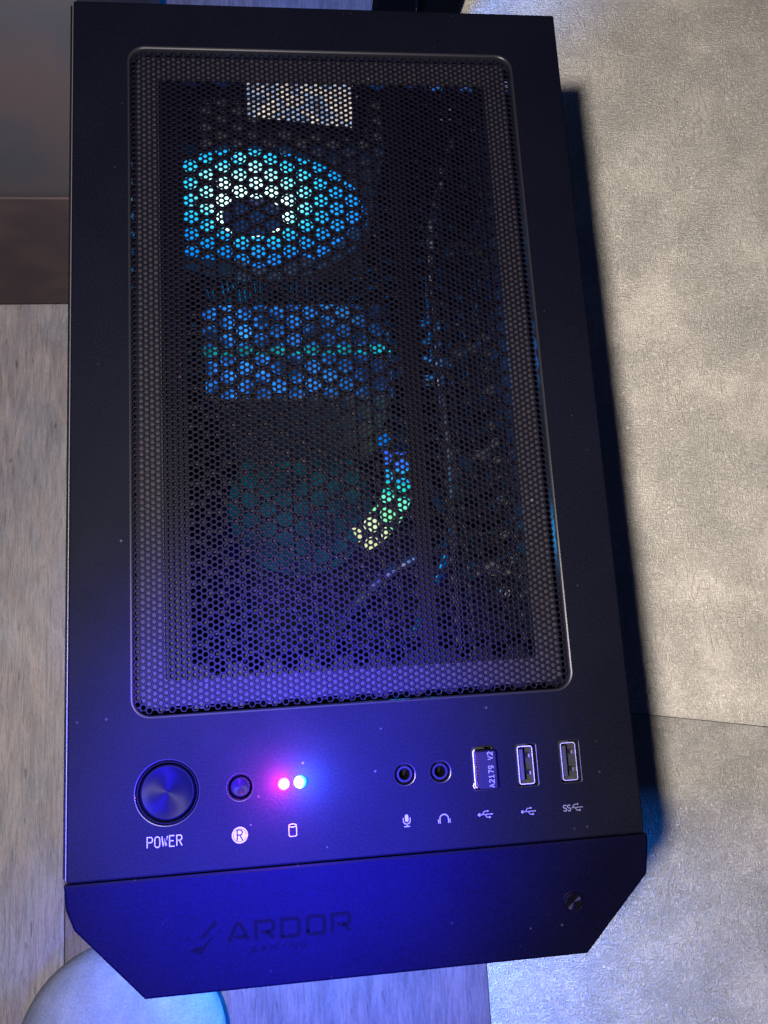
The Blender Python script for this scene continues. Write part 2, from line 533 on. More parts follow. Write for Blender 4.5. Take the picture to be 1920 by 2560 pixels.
# perforated sheet made of hexagonal cells, each with a round hole (or solid)
def perforated(name, material, parent, pitch, x0, y0, nx, ny, hole_r, z, thick, include, solid, ch=0.0001, jr=0.0, jp=0.0, seg=12):
    cw = pitch * math.sqrt(3) / 2
    C = []; SC = []
    for i in range(nx):
        for j in range(ny):
            x = x0 + i * cw; y = y0 + j * pitch + (pitch / 2 if i % 2 else 0)
            if not include(x, y): continue
            (SC if solid(x, y) else C).append((x, y))
    C = np.array(C); N = len(C)
    a = np.arange(seg) * 2 * PI / seg
    hexr = []
    for t_ in a:      # hexagon with corners at 0, 60, ... degrees
        k = (t_ % (PI / 3)) - PI / 6
        hexr.append((pitch / 2) / math.cos(k))
    hexr = np.array(hexr)
    ca, sa = np.cos(a), np.sin(a)
    rr = hole_r * (1 + jr * rng.standard_normal(N))
    off = jp * rng.standard_normal((N, 2))
    def ring(rad, zz, shift):
        X = C[:, 0:1] + rad * ca + (off[:, 0:1] if shift else 0)
        Y = C[:, 1:2] + rad * sa + (off[:, 1:2] if shift else 0)
        return np.stack([X, Y, np.full_like(X, zz)], -1)
    V = np.stack([ring(hexr[None, :], z, False), ring((rr + ch)[:, None], z, True), ring(rr[:, None], z - ch, True), ring(rr[:, None], z - thick, True)], 1)  # N,4,seg,3
    V = V.reshape(-1, 3)
    base = (np.arange(N) * 4 * seg)[:, None, None]
    i = np.arange(seg); j = (i + 1) % seg
    q = np.concatenate([np.stack([k * seg + i, k * seg + j, (k + 1) * seg + j, (k + 1) * seg + i], -1) for k in range(3)], 0)
    Q = (base + q[None]).reshape(-1, 4)
    nv = len(V)
    ha = np.arange(6) * PI / 3
    if SC:
        SC = np.array(SC)
        SV = np.stack([SC[:, 0:1] + pitch / math.sqrt(3) * np.cos(ha), SC[:, 1:2] + pitch / math.sqrt(3) * np.sin(ha), np.full((len(SC), 6), z)], -1).reshape(-1, 3)
        sb = (nv + np.arange(len(SC)) * 6)[:, None, None]
        SQ = (sb + np.array([[0, 1, 2, 3], [0, 3, 4, 5]])[None]).reshape(-1, 4)
        V = np.concatenate([V, SV]); Q = np.concatenate([Q, SQ])
    me = bpy.data.meshes.new(name)
    me.vertices.add(len(V)); me.vertices.foreach_set('co', V.astype(np.float32).ravel())
    me.loops.add(len(Q) * 4); me.loops.foreach_set('vertex_index', Q.astype(np.int32).ravel())
    me.polygons.add(len(Q))
    me.polygons.foreach_set('loop_start', np.arange(len(Q), dtype=np.int32) * 4)
    me.update(calc_edges=True); me.validate()
    me.materials.append(material)
    o = bpy.data.objects.new(name, me)
    COL.objects.link(o)
    o.parent = parent
    if parent: o.matrix_parent_inverse = Matrix.Translation(-Vector(parent.location))
    return o

# ------------------------------------------------------------------ THE FLOOR
floor = MB()
floor.add([(-3, -3, -0.006), (3, -3, -0.006), (3, 3, -0.006), (-3, 3, -0.006)], [(0, 1, 2, 3)])
fl = floor.build('floor', M['gap'])
fl['kind'] = 'structure'
def plank(poly, material):
    g = 0.0003
    p = inset(poly, g)
    b = MB(); b.prism(p, -0.005, 0.0, 0, 0.0006)
    cx = sum(q[0] for q in poly) / len(poly); cy = sum(q[1] for q in poly) / len(poly)
    return b.build('plank', material, fl, (cx, cy, 0))
XL, XM, XR = -0.213, 0.127, 0.98
SL = -20.4 / 125.0
def ys(x): return 0.0315 + SL * (x - 0.127)
plank([(-1.6, -0.9), (XL, -0.9), (XL, 0.405), (-1.6, 0.405)], M['wood1'])
plank([(XL, -1.2), (XM, -1.2), (XM, -0.02), (XL, -0.02)], M['wood2'])
plank([(XL, -0.02), (XM, -0.02), (XM, 0.56), (XL, 0.56)], M['stone2'])
plank([(XL, 0.56), (XM, 0.56), (XM, 1.3), (XL, 1.3)], M['wood2'])
plank([(XM, -1.1), (XR, -1.1), (XR, ys(XR)), (XM, ys(XM))], M['stone2'])
plank([(XM, ys(XM)), (XR, ys(XR)), (XR, 1.7), (XM, 1.7)], M['stone1'])
plank([(-1.6, 0.405), (XL, 0.405), (XL, 1.3), (-1.6, 1.3)], M['wood2'])
plank([(-1.6, -2.2), (XL, -2.2), (XL, -0.9), (-1.6, -0.9)], M['wood2'])
plank([(XL, -2.2), (XM, -2.2), (XM, -1.2), (XL, -1.2)], M['wood1'])
plank([(XM, -2.2), (XR, -2.2), (XR, -1.1), (XM, -1.1)], M['stone1'])
plank([(XR, -2.2), (2.2, -2.2), (2.2, 1.7), (XR, 1.7)], M['stone2'])

# ------------------------------------------------------------------ behind and around
LOWZ = 0.178
cab = thing('cabinet', (-0.36, 0.52, 0), 'dark brown cabinet side standing behind the case at the left', 'cabinet')
b = MB(); b.box((-0.62, 0.4035, 0.009), (-0.118, 0.66, 0.62), ch=0.002); b.build('side_panel', M['cabinet'], cab)
b = MB(); b.box((-0.622, 0.4012, 0.009), (-0.116, 0.4033, LOWZ), ch=0.0006); o = b.build('lower_board', M['cabinet2'], cab); o['label'] = 'reddish brown lower board'
b = MB(); b.box((-0.615, 0.408, 0.0), (-0.123, 0.655, 0.009)); b.build('plinth', M['black'], cab)

def desk_leg(x0, x1, label):
    t_ = thing('desk_leg', ((x0 + x1) / 2, 0.70, 0), label, 'desk leg', 'black desk legs behind the case')
    b = MB(); b.box((x0, 0.685, 0.004), (x1, 0.715, 0.60), ch=0.002); b.build('post', M['black'], t_)
    b = MB(); b.box((x0 + .002, 0.687, 0.0), (x1 - .002, 0.713, 0.004)); b.build('foot_pad', M['dark'], t_)
    return t_
desk_leg(0.082, 0.118, 'wider black desk leg behind the case, left of the pale gap')
desk_leg(0.128, 0.162, 'slimmer black desk leg behind the case, nearer the pale floor')

# clothed knee poking out at the front left, simplified to a low fabric dome
cu = thing('knee', (-0.160, -0.206, 0), 'round pale grey clothed knee under the front left corner, one side lit blue', 'knee')
b = MB()
prof = []
for i in range(25):
    a = -PI / 2 + PI * i / 24
    prof.append((0.0765 * max(math.cos(a), 0.001) ** 0.8, 0.04 + 0.04 * math.sin(a)))
b.lathe(prof, 72, (-0.160, -0.206, 0)); b.build('cover', M['fabric'], cu, smooth=True)

# ------------------------------------------------------------------ THE CASE
case = thing('computer_case', (0, 0.15, 0), 'black computer tower seen from above, mesh top and lit power light', 'computer case')
X0, X1, YB = -0.100, 0.100, 0.3353

# --- top panel with all its cut-outs
rec = rrect(-0.0779, 0.0525, 0.0782, 0.3142, 0.0060, 10)
PW = (-0.0669, 0.0267); RS = (-0.0424, 0.0266)
LR = (-0.0277, 0.0266); LB = (-0.0219, 0.0268)
J1 = (0.0148, 0.0266); J2 = (0.0275, 0.0266)
US = [(0.0424, 0.0266), (0.0586, 0.0266), (0.0746, 0.0267)]
holes = [(rec, 0.0009, 0.0045, 1)]
holes += [(circle(PW, 0.0106, 72), 0.0004, 0.006, 1), (circle(RS, 0.0044, 48), 0.0003, 0.006, 1)]
holes += [(circle(LR, 0.00225, 28), 0.0002, 0.003, 0), (circle(LB, 0.00225, 28), 0.0002, 0.003, 0)]
holes += [(circle(J1, 0.0036, 40), 0.0003, 0.005, 1), (circle(J2, 0.0036, 40), 0.0003, 0.005, 1)]
for u in US:
    holes.append((rrect(u[0] - 0.0034, u[1] - 0.0072, u[0] + 0.0040, u[1] + 0.0072, 0.0006, 4), 0.0003, 0.006, 1))
b = MB()
outer = rrect(X0, 0.0001, X1, YB, 0.0008, 4)
loops = [outer(-0.0007)] + [h(c_) for h, c_, d_, m_ in holes]
tris = tessellate_polygon([[Vector((x, y, 0)) for x, y in lp] for lp in loops])
flat = [p for lp in loops for p in lp]
vs = [(x, y, H) for x, y in flat]
fs = []
for tr in tris:
    a_, b_, c_ = (Vector(vs[i]) for i in tr)
    fs.append(tr if (b_ - a_).cross(c_ - a_).z > 0 else tr[::-1])
b.add(vs, fs, 0)
strip_between(b, outer(-0.0007), H, outer(-0.0002), H - 0.0003, 0)
strip_between(b, outer(-0.0002), H - 0.0003, outer(0), H - 0.0010, 0)
strip_between(b, outer(0), H - 0.0010, outer(0), H - 0.016, 0)
for h, c_, d_, m_ in holes:
    n_ = 3
    pa, za = h(c_), H
    for k in range(1, n_ + 1):      # rounded lip
        a_ = PI / 2 * k / n_
        pb, zb = h(c_ * (1 - math.sin(a_))), H - c_ * (1 - math.cos(a_))
        strip_between(b, pa, za, pb, zb, m_)
        pa, za = pb, zb
    strip_between(b, pa, za, h(0), H - d_, m_)
b.build('top_panel', [M['panel'], M['lip']], case)

# --- front bezel: chamfered corners, falls away slightly towards the front
bz = [(-0.1006, -0.0003), (-0.1002, -0.0083), (-0.0978, -0.0150), (-0.0758, -0.0393), (0.0766, -0.0395), (0.0998, -0.0140), (0.1007, -0.0050), (0.1008, -0.0003)]
def bzz(y): return H + 0.0003 + 0.155 * y
b = MB()
n = len(bz)
inn = inset(bz, 0.0008)
vs = [(x, y, bzz(y)) for x, y in inn] + [(x, y, bzz(y) - 0.0005) for x, y in bz]
vs += [(x, y, 0.02) for x, y in bz]
# bz is listed left to right along the front: counter-clockwise
fs = [tuple(range(n))]
for k in range(2):
    for i in range(n):
        j = (i + 1) % n
        fs.append((i + k * n, i + (k + 1) * n, j + (k + 1) * n, j + k * n))
b.add(vs, fs)
# hole for the round knob is covered by the knob's own collar
b.build('front_bezel', M['bezel'], case)
sl = math.atan(0.155)
def on_bezel(o, pos):
    """lay an object modelled around the origin onto the sloped bezel"""
    o.matrix_parent_inverse = Matrix.Identity(4)
    o.location = Vector((pos[0], pos[1], bzz(pos[1]))) - Vector(case.location)
    o.rotation_euler = (sl, 0, 0)
b = MB()
b.lathe([(0.0039, 0.00002), (0.0037, 0.00035), (0.0033, 0.0003), (0.0033, 0.0001)], 40)
k_ = b.build('knob_collar', M['bezel'], case, smooth=True); on_bezel(k_, (0.0722, -0.0212))
b = MB(); b.lathe([(0.0031, 0.0), (0.0031, 0.0003), (0.0028, 0.0007), (0.0001, 0.00045)], 48)
k_ = b.build('knob', M['cap2'], case, smooth=False); on_bezel(k_, (0.0722, -0.0212))

# logo pressed into the bezel: a pair of ticks and the word, all black on black
b = MB()
def quad(mb, pts, z=0.0, th=0.00005):
    n_ = len(pts)
    vs = [(x, y, z + th) for x, y in pts] + [(x, y, z) for x, y in pts]
    mb.add(vs, [tuple(range(n_))] + [(i, (i + 1) % n_, n_ + (i + 1) % n_, n_ + i) for i in range(n_)])
Lh = 0.0058; Lw = 0.0061; lw = 0.00125
def logo_letter(mb, polys, x):
    for pl in polys:
        stroke(mb, [(x + px * Lw, (py - .5) * Lh) for px, py in pl], lw, 0.0, 0.00005)
sq_O = [[(.08, .1), (.08, .9), (.2, 1), (.92, 1), (1, .9), (1, .1), (.9, 0), (.18, 0), (.08, .1), (.08, .3)]]
sq_D = [[(.05, 0), (.05, 1), (.85, 1), (1, .86), (1, .14), (.85, 0), (0, 0)]]
sq_R = [[(.05, 0), (.05, 1), (.9, 1), (1, .9), (1, .5), (.9, .4), (.3, .4)], [(.62, .4), (1, 0)]]
sq_A = [[(-.05, 0), (.42, 1), (.58, 1), (1.05, 0)], [(.3, .22), (.9, .22)]]
x_ = -0.0215
for g_ in (sq_A, sq_R, sq_D, sq_O, sq_R):
    logo_letter(b, g_, x_); x_ += 0.0086
# small second line
F['G'] = [arc(.5, .5, .46, .5, 40, 320, 10) + [(.9, .45), (.55, .45)]]
F['M'] = [[(0, 0), (0, 1), (.5, .35), (1, 1), (1, 0)]]
F['I'] = [[(.5, 0), (.5, 1)]]
F['N'] = [[(0, 0), (0, 1), (1, 0), (1, 1)]]
text(b, 'GAMING', 0.0008 - 0.006, -0.0061, 0.0017, 0.0017, 0.0016, 0.0004, 0.0)
lg = b.build('logo_lettering', M['logo'], case); on_bezel(lg, (-0.0260, -0.0205))
b = MB()
quad(b, [(-0.0052, -0.0030), (-0.0036, -0.0032), (-0.0008, -0.0042), (0.0028, 0.0012), (0.0042, 0.0018), (0.0020, 0.0004), (-0.0004, -0.0016), (-0.0030, -0.0016)][::-1])
quad(b, [(-0.0016, 0.0014), (0.0002, 0.0026), (0.0040, 0.0070), (0.0044, 0.0052), (0.0022, 0.0034), (0.0000, 0.0010)][::-1])
quad(b, [(-0.0058, 0.0016), (-0.0048, 0.0022), (-0.0046, 0.0008)][::-1])
lg = b.build('logo_mark', M['logo'], case); on_bezel(lg, (-0.0560, -0.0225))

# --- body below the top
b = MB(); b.box((X0 + 0.0008, 0.002, 0.02), (X0 + 0.0036, YB - 0.002, H - 0.0165), ch=0.0003)
o = b.build('side_panel', M['glass'], case); o['label'] = 'tinted glass left side panel'
b = MB(); b.box((X1 - 0.002, 0.002, 0.02), (X1 - 0.0008, YB - 0.002, H - 0.0165)); o = b.build('side_panel', M['steel'], case); o['label'] = 'black steel right side panel'
b = MB()
b.box((X0 + .002, YB - 0.002, 0.02), (X1 - .002, YB - 0.0006, 0.228)); b.box((X0 + .002, YB - 0.002, 0.362), (X1 - .002, YB - 0.0006, 0.382))
b.box((X0 + .002, YB - 0.002, 0.228), (-0.094, YB - 0.0006, 0.362)); b.box((0.026, YB - 0.002, 0.228), (X1 - .002, YB - 0.0006, 0.362))
b.box((X0 + .002, YB - 0.002, 0.391), (X1 - .002, YB - 0.0006, 0.4139))
for k in range(9):
    xx = X0 + .002 + k * 0.0225
    b.box((xx, YB - 0.0019, 0.382), (xx + 0.005, YB - 0.0007, 0.391))
b.build('rear_panel', M['shroud'], case)
b = MB(); b.box((X0 + .004, 0.002, 0.018), (X1 - .003, YB - 0.002, 0.0195)); b.build('bottom_panel', M['shroud'], case)
for fx in (-0.075, 0.075):
    for fy in (0.03, 0.30):
        b = MB(); b.lathe([(0.0001, 0.0), (0.011, 0.0), (0.0125, 0.004), (0.0125, 0.018), (0.0001, 0.018)], 24, (fx, fy, 0)); b.build('foot', M['dark'], case)

# --- vent plate: steel with big round holes in two fields
P_ = 0.00742
def inc(x, y): return -0.0768 < x < 0.0765 and 0.0540 < y < 0.3130
def sol(x, y):
    f1 = -0.0590 < x < 0.0247 and 0.066 < y < 0.303
    f2 = 0.0330 < x < 0.0665 and 0.066 < y < 0.303
    return not (f1 or f2)
vx0 = -0.0556 - 4 * P_ * math.sqrt(3) / 2
vy0 = 0.2491 + 0.0012 - 27 * P_
perforated('vent_plate', M['steel'], case, P_, vx0, vy0, 26, 38, 0.00302, H - 0.0042, 0.0009, inc, sol, ch=0.00015, seg=24)
b = MB(); b.tube([(0.0392, 0.068 + i * 0.01, H - 0.00385 + 0.0001 * math.sin(i)) for i in range(15)], 0.00035, 6)
b.build('crease', M['lip'], case)

M['trim'] = mat('edge_highlight_metal', (0.05, 0.05, 0.058), 0.45, 0.6, 0.3)  # pale strip stands for the highlight line along the left top edge
b = MB(); b.box((-0.10035, 0.001, H - 0.010), (-0.10002, YB - 0.001, H - 0.0007), ch=0.00012); b.build('edge_trim', M['trim'], case)
b = MB(); b.box((-0.1012, 0.0015, 0.02), (-0.10036, YB - 0.0015, H - 0.0012)); b.build('panel_rim', M['black'], case)
# --- power button, reset button
def button(c, r, name, rad_ring):
    b = MB()
    z = H
    b.lathe([(rad_ring, -0.0010), (rad_ring - 0.0003, -0.0002), (r + 0.0009, 0.0000), (r + 0.0006, -0.0004), (r + 0.0005, -0.005)], 72, (c[0], c[1], z))
    b.build('button_ring', M['panel'], case, smooth=True)
    b = MB()
    b.lathe([(r, -0.005), (r, -0.0010), (r - 0.0003, -0.0005), (r - 0.0007, -0.00055), (r * 0.6, -0.00055 - r * 0.02), (0.00005, -0.00055 - r * 0.03)], 96)
    o = b.build(name, M['cap'], case, smooth=True)
    o.matrix_parent_inverse = Matrix.Translation(-Vector(case.location))
    o.location = (c[0], c[1], z)
button(PW, 0.0092, 'power_button', 0.0105)
button(RS, 0.0035, 'reset_button', 0.0043)

# --- the two indicator lights
for (c, m_, nm) in ((LR, 'led_red', 'red indicator light'), (LB, 'led_blue', 'blue white indicator light')):
    b = MB()
    prof = [(0.0022, -0.003), (0.0022, 0.0)] + [(0.0022 * math.cos(a * PI / 16), 0.0011 * math.sin(a * PI / 16)) for a in range(1, 8)] + [(0.00002, 0.0011)]
    b.lathe(prof, 28, (c[0], c[1], H))
    o = b.build('indicator_light', M[m_], case, smooth=True); o['label'] = nm
    b = MB(); b.lathe([(0.0014, 0.0008), (0.0013, 0.0011), (0.0009, 0.00125), (0.00002, 0.0013)], 24, (c[0], c[1], H)); b.build('bright_core', M['led_core'], o, smooth=True)
lamp('blue_indicator_glow', 'POINT', (LB[0] + 0.001, LB[1], H + 0.0085), 1.5, (0.0, 0.16, 1.0), shadow_soft_size=0.002)
lamp('red_indicator_glow', 'POINT', (LR[0] - 0.001, LR[1], H + 0.0060), 0.9, (1.0, 0.0, 0.26), shadow_soft_size=0.002)

# --- audio sockets
for c in (J1, J2):
    b = MB()
    b.lathe([(0.0029, -0.005), (0.0029, -0.0009), (0.0027, -0.0006), (0.0021, -0.0006), (0.00185, -0.0010), (0.00185, -0.010)], 40, (c[0], c[1], H))
    o = b.build('audio_socket', M['dark'], case, smooth=False)
    b = MB(); b.lathe([(0.0045, -0.0052), (0.0019, -0.0053), (0.0018, -0.010), (0.0001, -0.010)], 24, (c[0], c[1], H)); b.build('socket_floor', M['black'], o)
    b = MB(); b.box((c[0] - 0.0012, c[1] + 0.0029, H - 0.003), (c[0] + 0.0012, c[1] + 0.0034, H - 0.0011)); b.build('socket_well', M['black'], case)

# --- usb sockets
def usb(c, n_):
    z = H
    b = MB()
    o_ = rrect(c[0] - 0.0028, c[1] - 0.0066, c[0] + 0.0028, c[1] + 0.0066, 0.0009, 5)
    strip_between(b, o_(-0.00024), z - 0.012, o_(-0.00024), z + 0.0000)
    strip_between(b, o_(-0.00024), z + 0.0000, o_(0.0), z + 0.0000)
    strip_between(b, o_(0.0), z + 0.0000, o_(0.0), z - 0.012)
    s_ = b.build('usb_socket', M['silver'], case)
    b = MB()
    b.box((c[0] - 0.0019, c[1] - 0.0055, z - 0.011), (c[0] - 0.0003, c[1] + 0.0055, z - 0.0013), ch=0.0002)
    b.build('tongue', M['tongue'], s_)
    for dy in (-0.0030, 0.0030):
        b = MB(); b.box((c[0] + 0.0014, c[1] + dy - 0.0008, z - 0.005), (c[0] + 0.0023, c[1] + dy + 0.0008, z - 0.0016), ch=0.0002)
        b.build('spring_contact', M['contact'], s_)
    b = MB(); b.box((c[0] - 0.0023, c[1] - 0.0061, z - 0.0119), (c[0] + 0.0023, c[1] + 0.0061, z - 0.0115)); b.build('socket_floor', M['black'], s_)
for i, u in enumerate(US):
    usb(u, i)

# --- printed words and symbols on the strip
ZP = H + 0.00003
b = MB(); text(b, 'POWER', -0.0679, 0.0110, 0.0034, 0.0018, 0.00062, 0.00034, ZP); b.build('power_lettering', M['print'], case)
b = MB(); b.prism([(-0.0429 + 0.0027 * math.cos(a * PI / 20), 0.0110 + 0.0027 * math.sin(a * PI / 20)) for a in range(40)], ZP, ZP + 0.00004)
rs_ = b.build('reset_symbol', M['print'], case)
b = MB(); text(b, 'R', -0.0429, 0.0110, 0.0034, 0.0019, 0.0, 0.00038, ZP + 0.00006)
stroke(b, arc(-0.0429, 0.0110, 0.00215, 0.00215, 0, 342, 24), 0.00014, ZP + 0.00006)
b.build('letter', M['panel'], rs_)
b = MB()
c = (-0.0250, 0.0112)
stroke(b, arc(c[0], c[1] + 0.0015, 0.0013, 0.0005, 0, 345, 16), 0.00032, ZP, closed=True)
stroke(b, [(c[0] - 0.0013, c[1] + 0.0014)] + [(c[0] - 0.0013, c[1] - 0.0014)] + arc(c[0] - 0.0008, c[1] - 0.0015, 0.0005, 0.0005, 180, 270, 4) + arc(c[0] + 0.0008, c[1] - 0.0015, 0.0005, 0.0005, 270, 360, 4) + [(c[0] + 0.0013, c[1] + 0.0014)], 0.00032, ZP)
b.build('drive_symbol', M['print'], case)
b = MB()
c = (0.0145, 0.0112)
b.prism([(c[0] + x, c[1] + y) for x, y in arc(0, 0.0014, 0.00062, 0.0006, 0, 180, 8) + arc(0, 0.0001, 0.00062, 0.0006, 180, 360, 8)], ZP, ZP + 0.00004)
stroke(b, [(c[0] - 0.0012, c[1] + 0.0009)] + arc(c[0], c[1] - 0.0001, 0.0012, 0.0011, 180, 360, 12) + [(c[0] + 0.0012, c[1] + 0.0009)], 0.0003, ZP)
stroke(b, [(c[0], c[1] - 0.0012), (c[0], c[1] - 0.0019)], 0.0003, ZP)
stroke(b, [(c[0] - 0.0010, c[1] - 0.0020), (c[0] + 0.0010, c[1] - 0.0020)], 0.0003, ZP)
b.build('microphone_symbol', M['print'], case)
b = MB()
c = (0.0277, 0.0108)
stroke(b, [(c[0] - 0.0015, c[1] - 0.0015), (c[0] - 0.0015, c[1])] + arc(c[0], c[1], 0.0015, 0.0014, 180, 0, 14) + [(c[0] + 0.0015, c[1] - 0.0015)], 0.00036, ZP)
stroke(b, [(c[0] - 0.00205, c[1] - 0.0015), (c[0] - 0.00205, c[1] - 0.0002)], 0.0003, ZP)
stroke(b, [(c[0] + 0.00205, c[1] - 0.0015), (c[0] + 0.00205, c[1] - 0.0002)], 0.0003, ZP)
b.build('headphone_symbol', M['print'], case)
def trident(c, ss=False):
    b = MB()
    wl = 0.00024
    if not ss:
        b.prism([(c[0] - 0.0023 + x, c[1] + y) for x, y in arc(0, 0, 0.00052, 0.00052, 0, 345, 16)], ZP, ZP + 0.00004)
        stroke(b, [(c[0] - 0.0023, c[1]), (c[0] + 0.0022, c[1])], wl, ZP)
        b.prism([(c[0] + 0.0021, c[1] - 0.0003), (c[0] + 0.0027, c[1]), (c[0] + 0.0021, c[1] + 0.0003)], ZP, ZP + 0.00004)
        o_ = c[0]
    else:
        text(b, 'SS', c[0] - 0.0022, c[1], 0.0020, 0.0013, 0.0002, 0.0003, ZP)
        o_ = c[0] + 0.0010
        stroke(b, [(o_ - 0.0016, c[1]), (o_ + 0.0022, c[1])], wl, ZP)
        b.prism([(o_ + 0.0021, c[1] - 0.0003), (o_ + 0.0027, c[1]), (o_ + 0.0021, c[1] + 0.0003)], ZP, ZP + 0.00004)
    stroke(b, [(o_ - 0.0013, c[1]), (o_ - 0.0005, c[1] + 0.0010), (o_ + 0.0006, c[1] + 0.0011)], wl, ZP)
    b.prism([(o_ + 0.0008 + x, c[1] + 0.0011 + y) for x, y in arc(0, 0, 0.0003, 0.0003, 0, 330, 11)], ZP, ZP + 0.00004)
    stroke(b, [(o_ - 0.0003, c[1]), (o_ + 0.0004, c[1] - 0.0010), (o_ + 0.0012, c[1] - 0.0010)], wl, ZP)
    b.prism([(o_ + 0.0011, c[1] - 0.0013), (o_ + 0.0017, c[1] - 0.0013), (o_ + 0.0017, c[1] - 0.0007), (o_ + 0.0011, c[1] - 0.0007)], ZP, ZP + 0.00004)
    b.build('usb_symbol', M['print'], case)
trident((0.0426, 0.0110)); trident((0.0582, 0.0108)); trident((0.0744, 0.0108), True)

# ------------------------------------------------------------------ magnetic dust filter
flt = thing('dust_filter', (0, 0.183, H - 0.0024), 'black perforated dust filter lying in the recessed case top', 'dust filter')
pf = 0.00227
fx0 = -0.0768; fy0 = 0.0542
def inc_f(x, y):
    if not (-0.0772 < x < 0.0775 and 0.0530 < y < 0.3136): return False
    dx = max(abs(x - 0.0001) - 0.0735, 0); dy = max(abs(y - 0.18335) - 0.1265, 0)
    return math.hypot(dx, dy) < 0.0048
perforated('mesh_sheet', M['mesh'], flt, pf, fx0, fy0, 80, 116, 0.00077, H - 0.0016, 0.00045, inc_f, lambda x, y: False, ch=0.00011, jr=0.035, jp=0.00002)
b = MB()
o_ = rrect(-0.0757, 0.0552, 0.0760, 0.3118, 0.004, 6); i_ = rrect(-0.0672, 0.0640, 0.0668, 0.3022, 0.0012, 6)
zt = H - 0.0021; zb_ = H - 0.0036
strip_between(b, i_(0), zt, o_(0), zt); strip_between(b, o_(0), zt, o_(0), zb_); strip_between(b, i_(0), zb_, i_(0), zt)
b.build('magnetic_strip', M['strip'], flt)

# paper label lying on the vent plate under the filter
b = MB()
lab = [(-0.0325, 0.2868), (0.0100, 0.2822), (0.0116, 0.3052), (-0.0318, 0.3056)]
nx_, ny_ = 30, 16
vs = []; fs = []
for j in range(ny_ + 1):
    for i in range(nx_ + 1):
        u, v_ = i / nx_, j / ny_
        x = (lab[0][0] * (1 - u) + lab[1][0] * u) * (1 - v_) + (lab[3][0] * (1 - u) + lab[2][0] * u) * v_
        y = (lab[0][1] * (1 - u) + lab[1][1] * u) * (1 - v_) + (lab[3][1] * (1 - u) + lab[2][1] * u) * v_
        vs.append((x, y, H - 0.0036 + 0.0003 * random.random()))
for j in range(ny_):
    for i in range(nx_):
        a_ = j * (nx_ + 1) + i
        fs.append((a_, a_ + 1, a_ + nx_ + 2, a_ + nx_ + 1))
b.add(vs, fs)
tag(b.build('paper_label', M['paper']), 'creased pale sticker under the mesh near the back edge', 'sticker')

# ------------------------------------------------------------------ things inside the case
def blade_mesh(n_blades, r0, r1, y, depth, sweep, mi=0):
    b = MB()
    for k in range(n_blades):
        a0 = 2 * PI * k / n_blades
        vs = []; fs = []
        nr, na = 8, 5
        for i in range(nr + 1):
            r = r0 + (r1 - r0) * i / nr
            for j in range(na + 1):
                a = a0 + sweep * (i / nr) + (2 * PI / n_blades) * 1.6 * j / na
                vs.append((r * math.cos(a), y + depth * (j / na - .5), r * math.sin(a)))
        for i in range(nr):
            for j in range(na):
                q = i * (na + 1) + j
                fs.append((q, q + 1, q + na + 2, q + na + 1))
        b.add(vs, fs, mi)
    return b
def fan(name, c, label, blade, hub, ring, frame, n=9):
    t_ = thing(name, (c[0], c[1], c[2] - 0.06), label, 'fan')
    def at(b, nm, m_, sm=False):
        o = b.build(nm, m_, None, smooth=sm)
        o.parent = t_; o.location = (0, 0, 0.06); o.scale = (1.10, 1, 1.17)
        return o
    b = MB()     # square frame with round opening
    n_ = 48
    vs = []; fs = []
    for zz, y in ((0, -0.0125), (1, 0.0125)):
        for i in range(n_):
            a = 2 * PI * i / n_ + PI / 4
            s_ = 0.0595 / max(abs(math.cos(a)), abs(math.sin(a)))
            vs.append((0.0575 * math.cos(a), y, 0.0575 * math.sin(a))); vs.append((s_ * math.cos(a), y, s_ * math.sin(a)))
    for i in range(n_):
        j = (i + 1) % n_
        A = lambda k, l, ii: k * 2 * n_ + ii * 2 + l
        fs += [(A(0, 0, i), A(0, 1, i), A(0, 1, j), A(0, 0, j)), (A(1, 0, i), A(1, 0, j), A(1, 1, j), A(1, 1, i)),
               (A(0, 0, i), A(0, 0, j), A(1, 0, j), A(1, 0, i)), (A(0, 1, i), A(1, 1, i), A(1, 1, j), A(0, 1, j))]
    b.add(vs, fs); at(b, 'frame', frame)
    bl = blade_mesh(n, 0.0185, 0.0565, 0.0, 0.010, 0.45); at(bl, 'blades', blade, True)
    b = MB(); b.lathe([(0.0001, -0.0105), (0.0135, -0.0105), (0.0150, -0.009), (0.0150, 0.006)], 40, axis='y'); at(b, 'hub', hub, False)
    b = MB(); b.lathe([(0.0150, -0.0060), (0.0160, -0.0078), (0.0185, -0.0078), (0.0195, -0.0060), (0.0195, 0.004)], 48, axis='y'); at(b, 'light_ring', ring, True)
    return t_
M['hub'] = glow('fan_hub_dim', (0.0, 0.05, 0.35), 0.22)
fan('case_fan', (-0.0352, 0.3185, 0.3095), 'cyan lit exhaust fan glowing through the upper left of the mesh', M['blade'], M['hub'], M['ring_white'], M['fan_frame'])

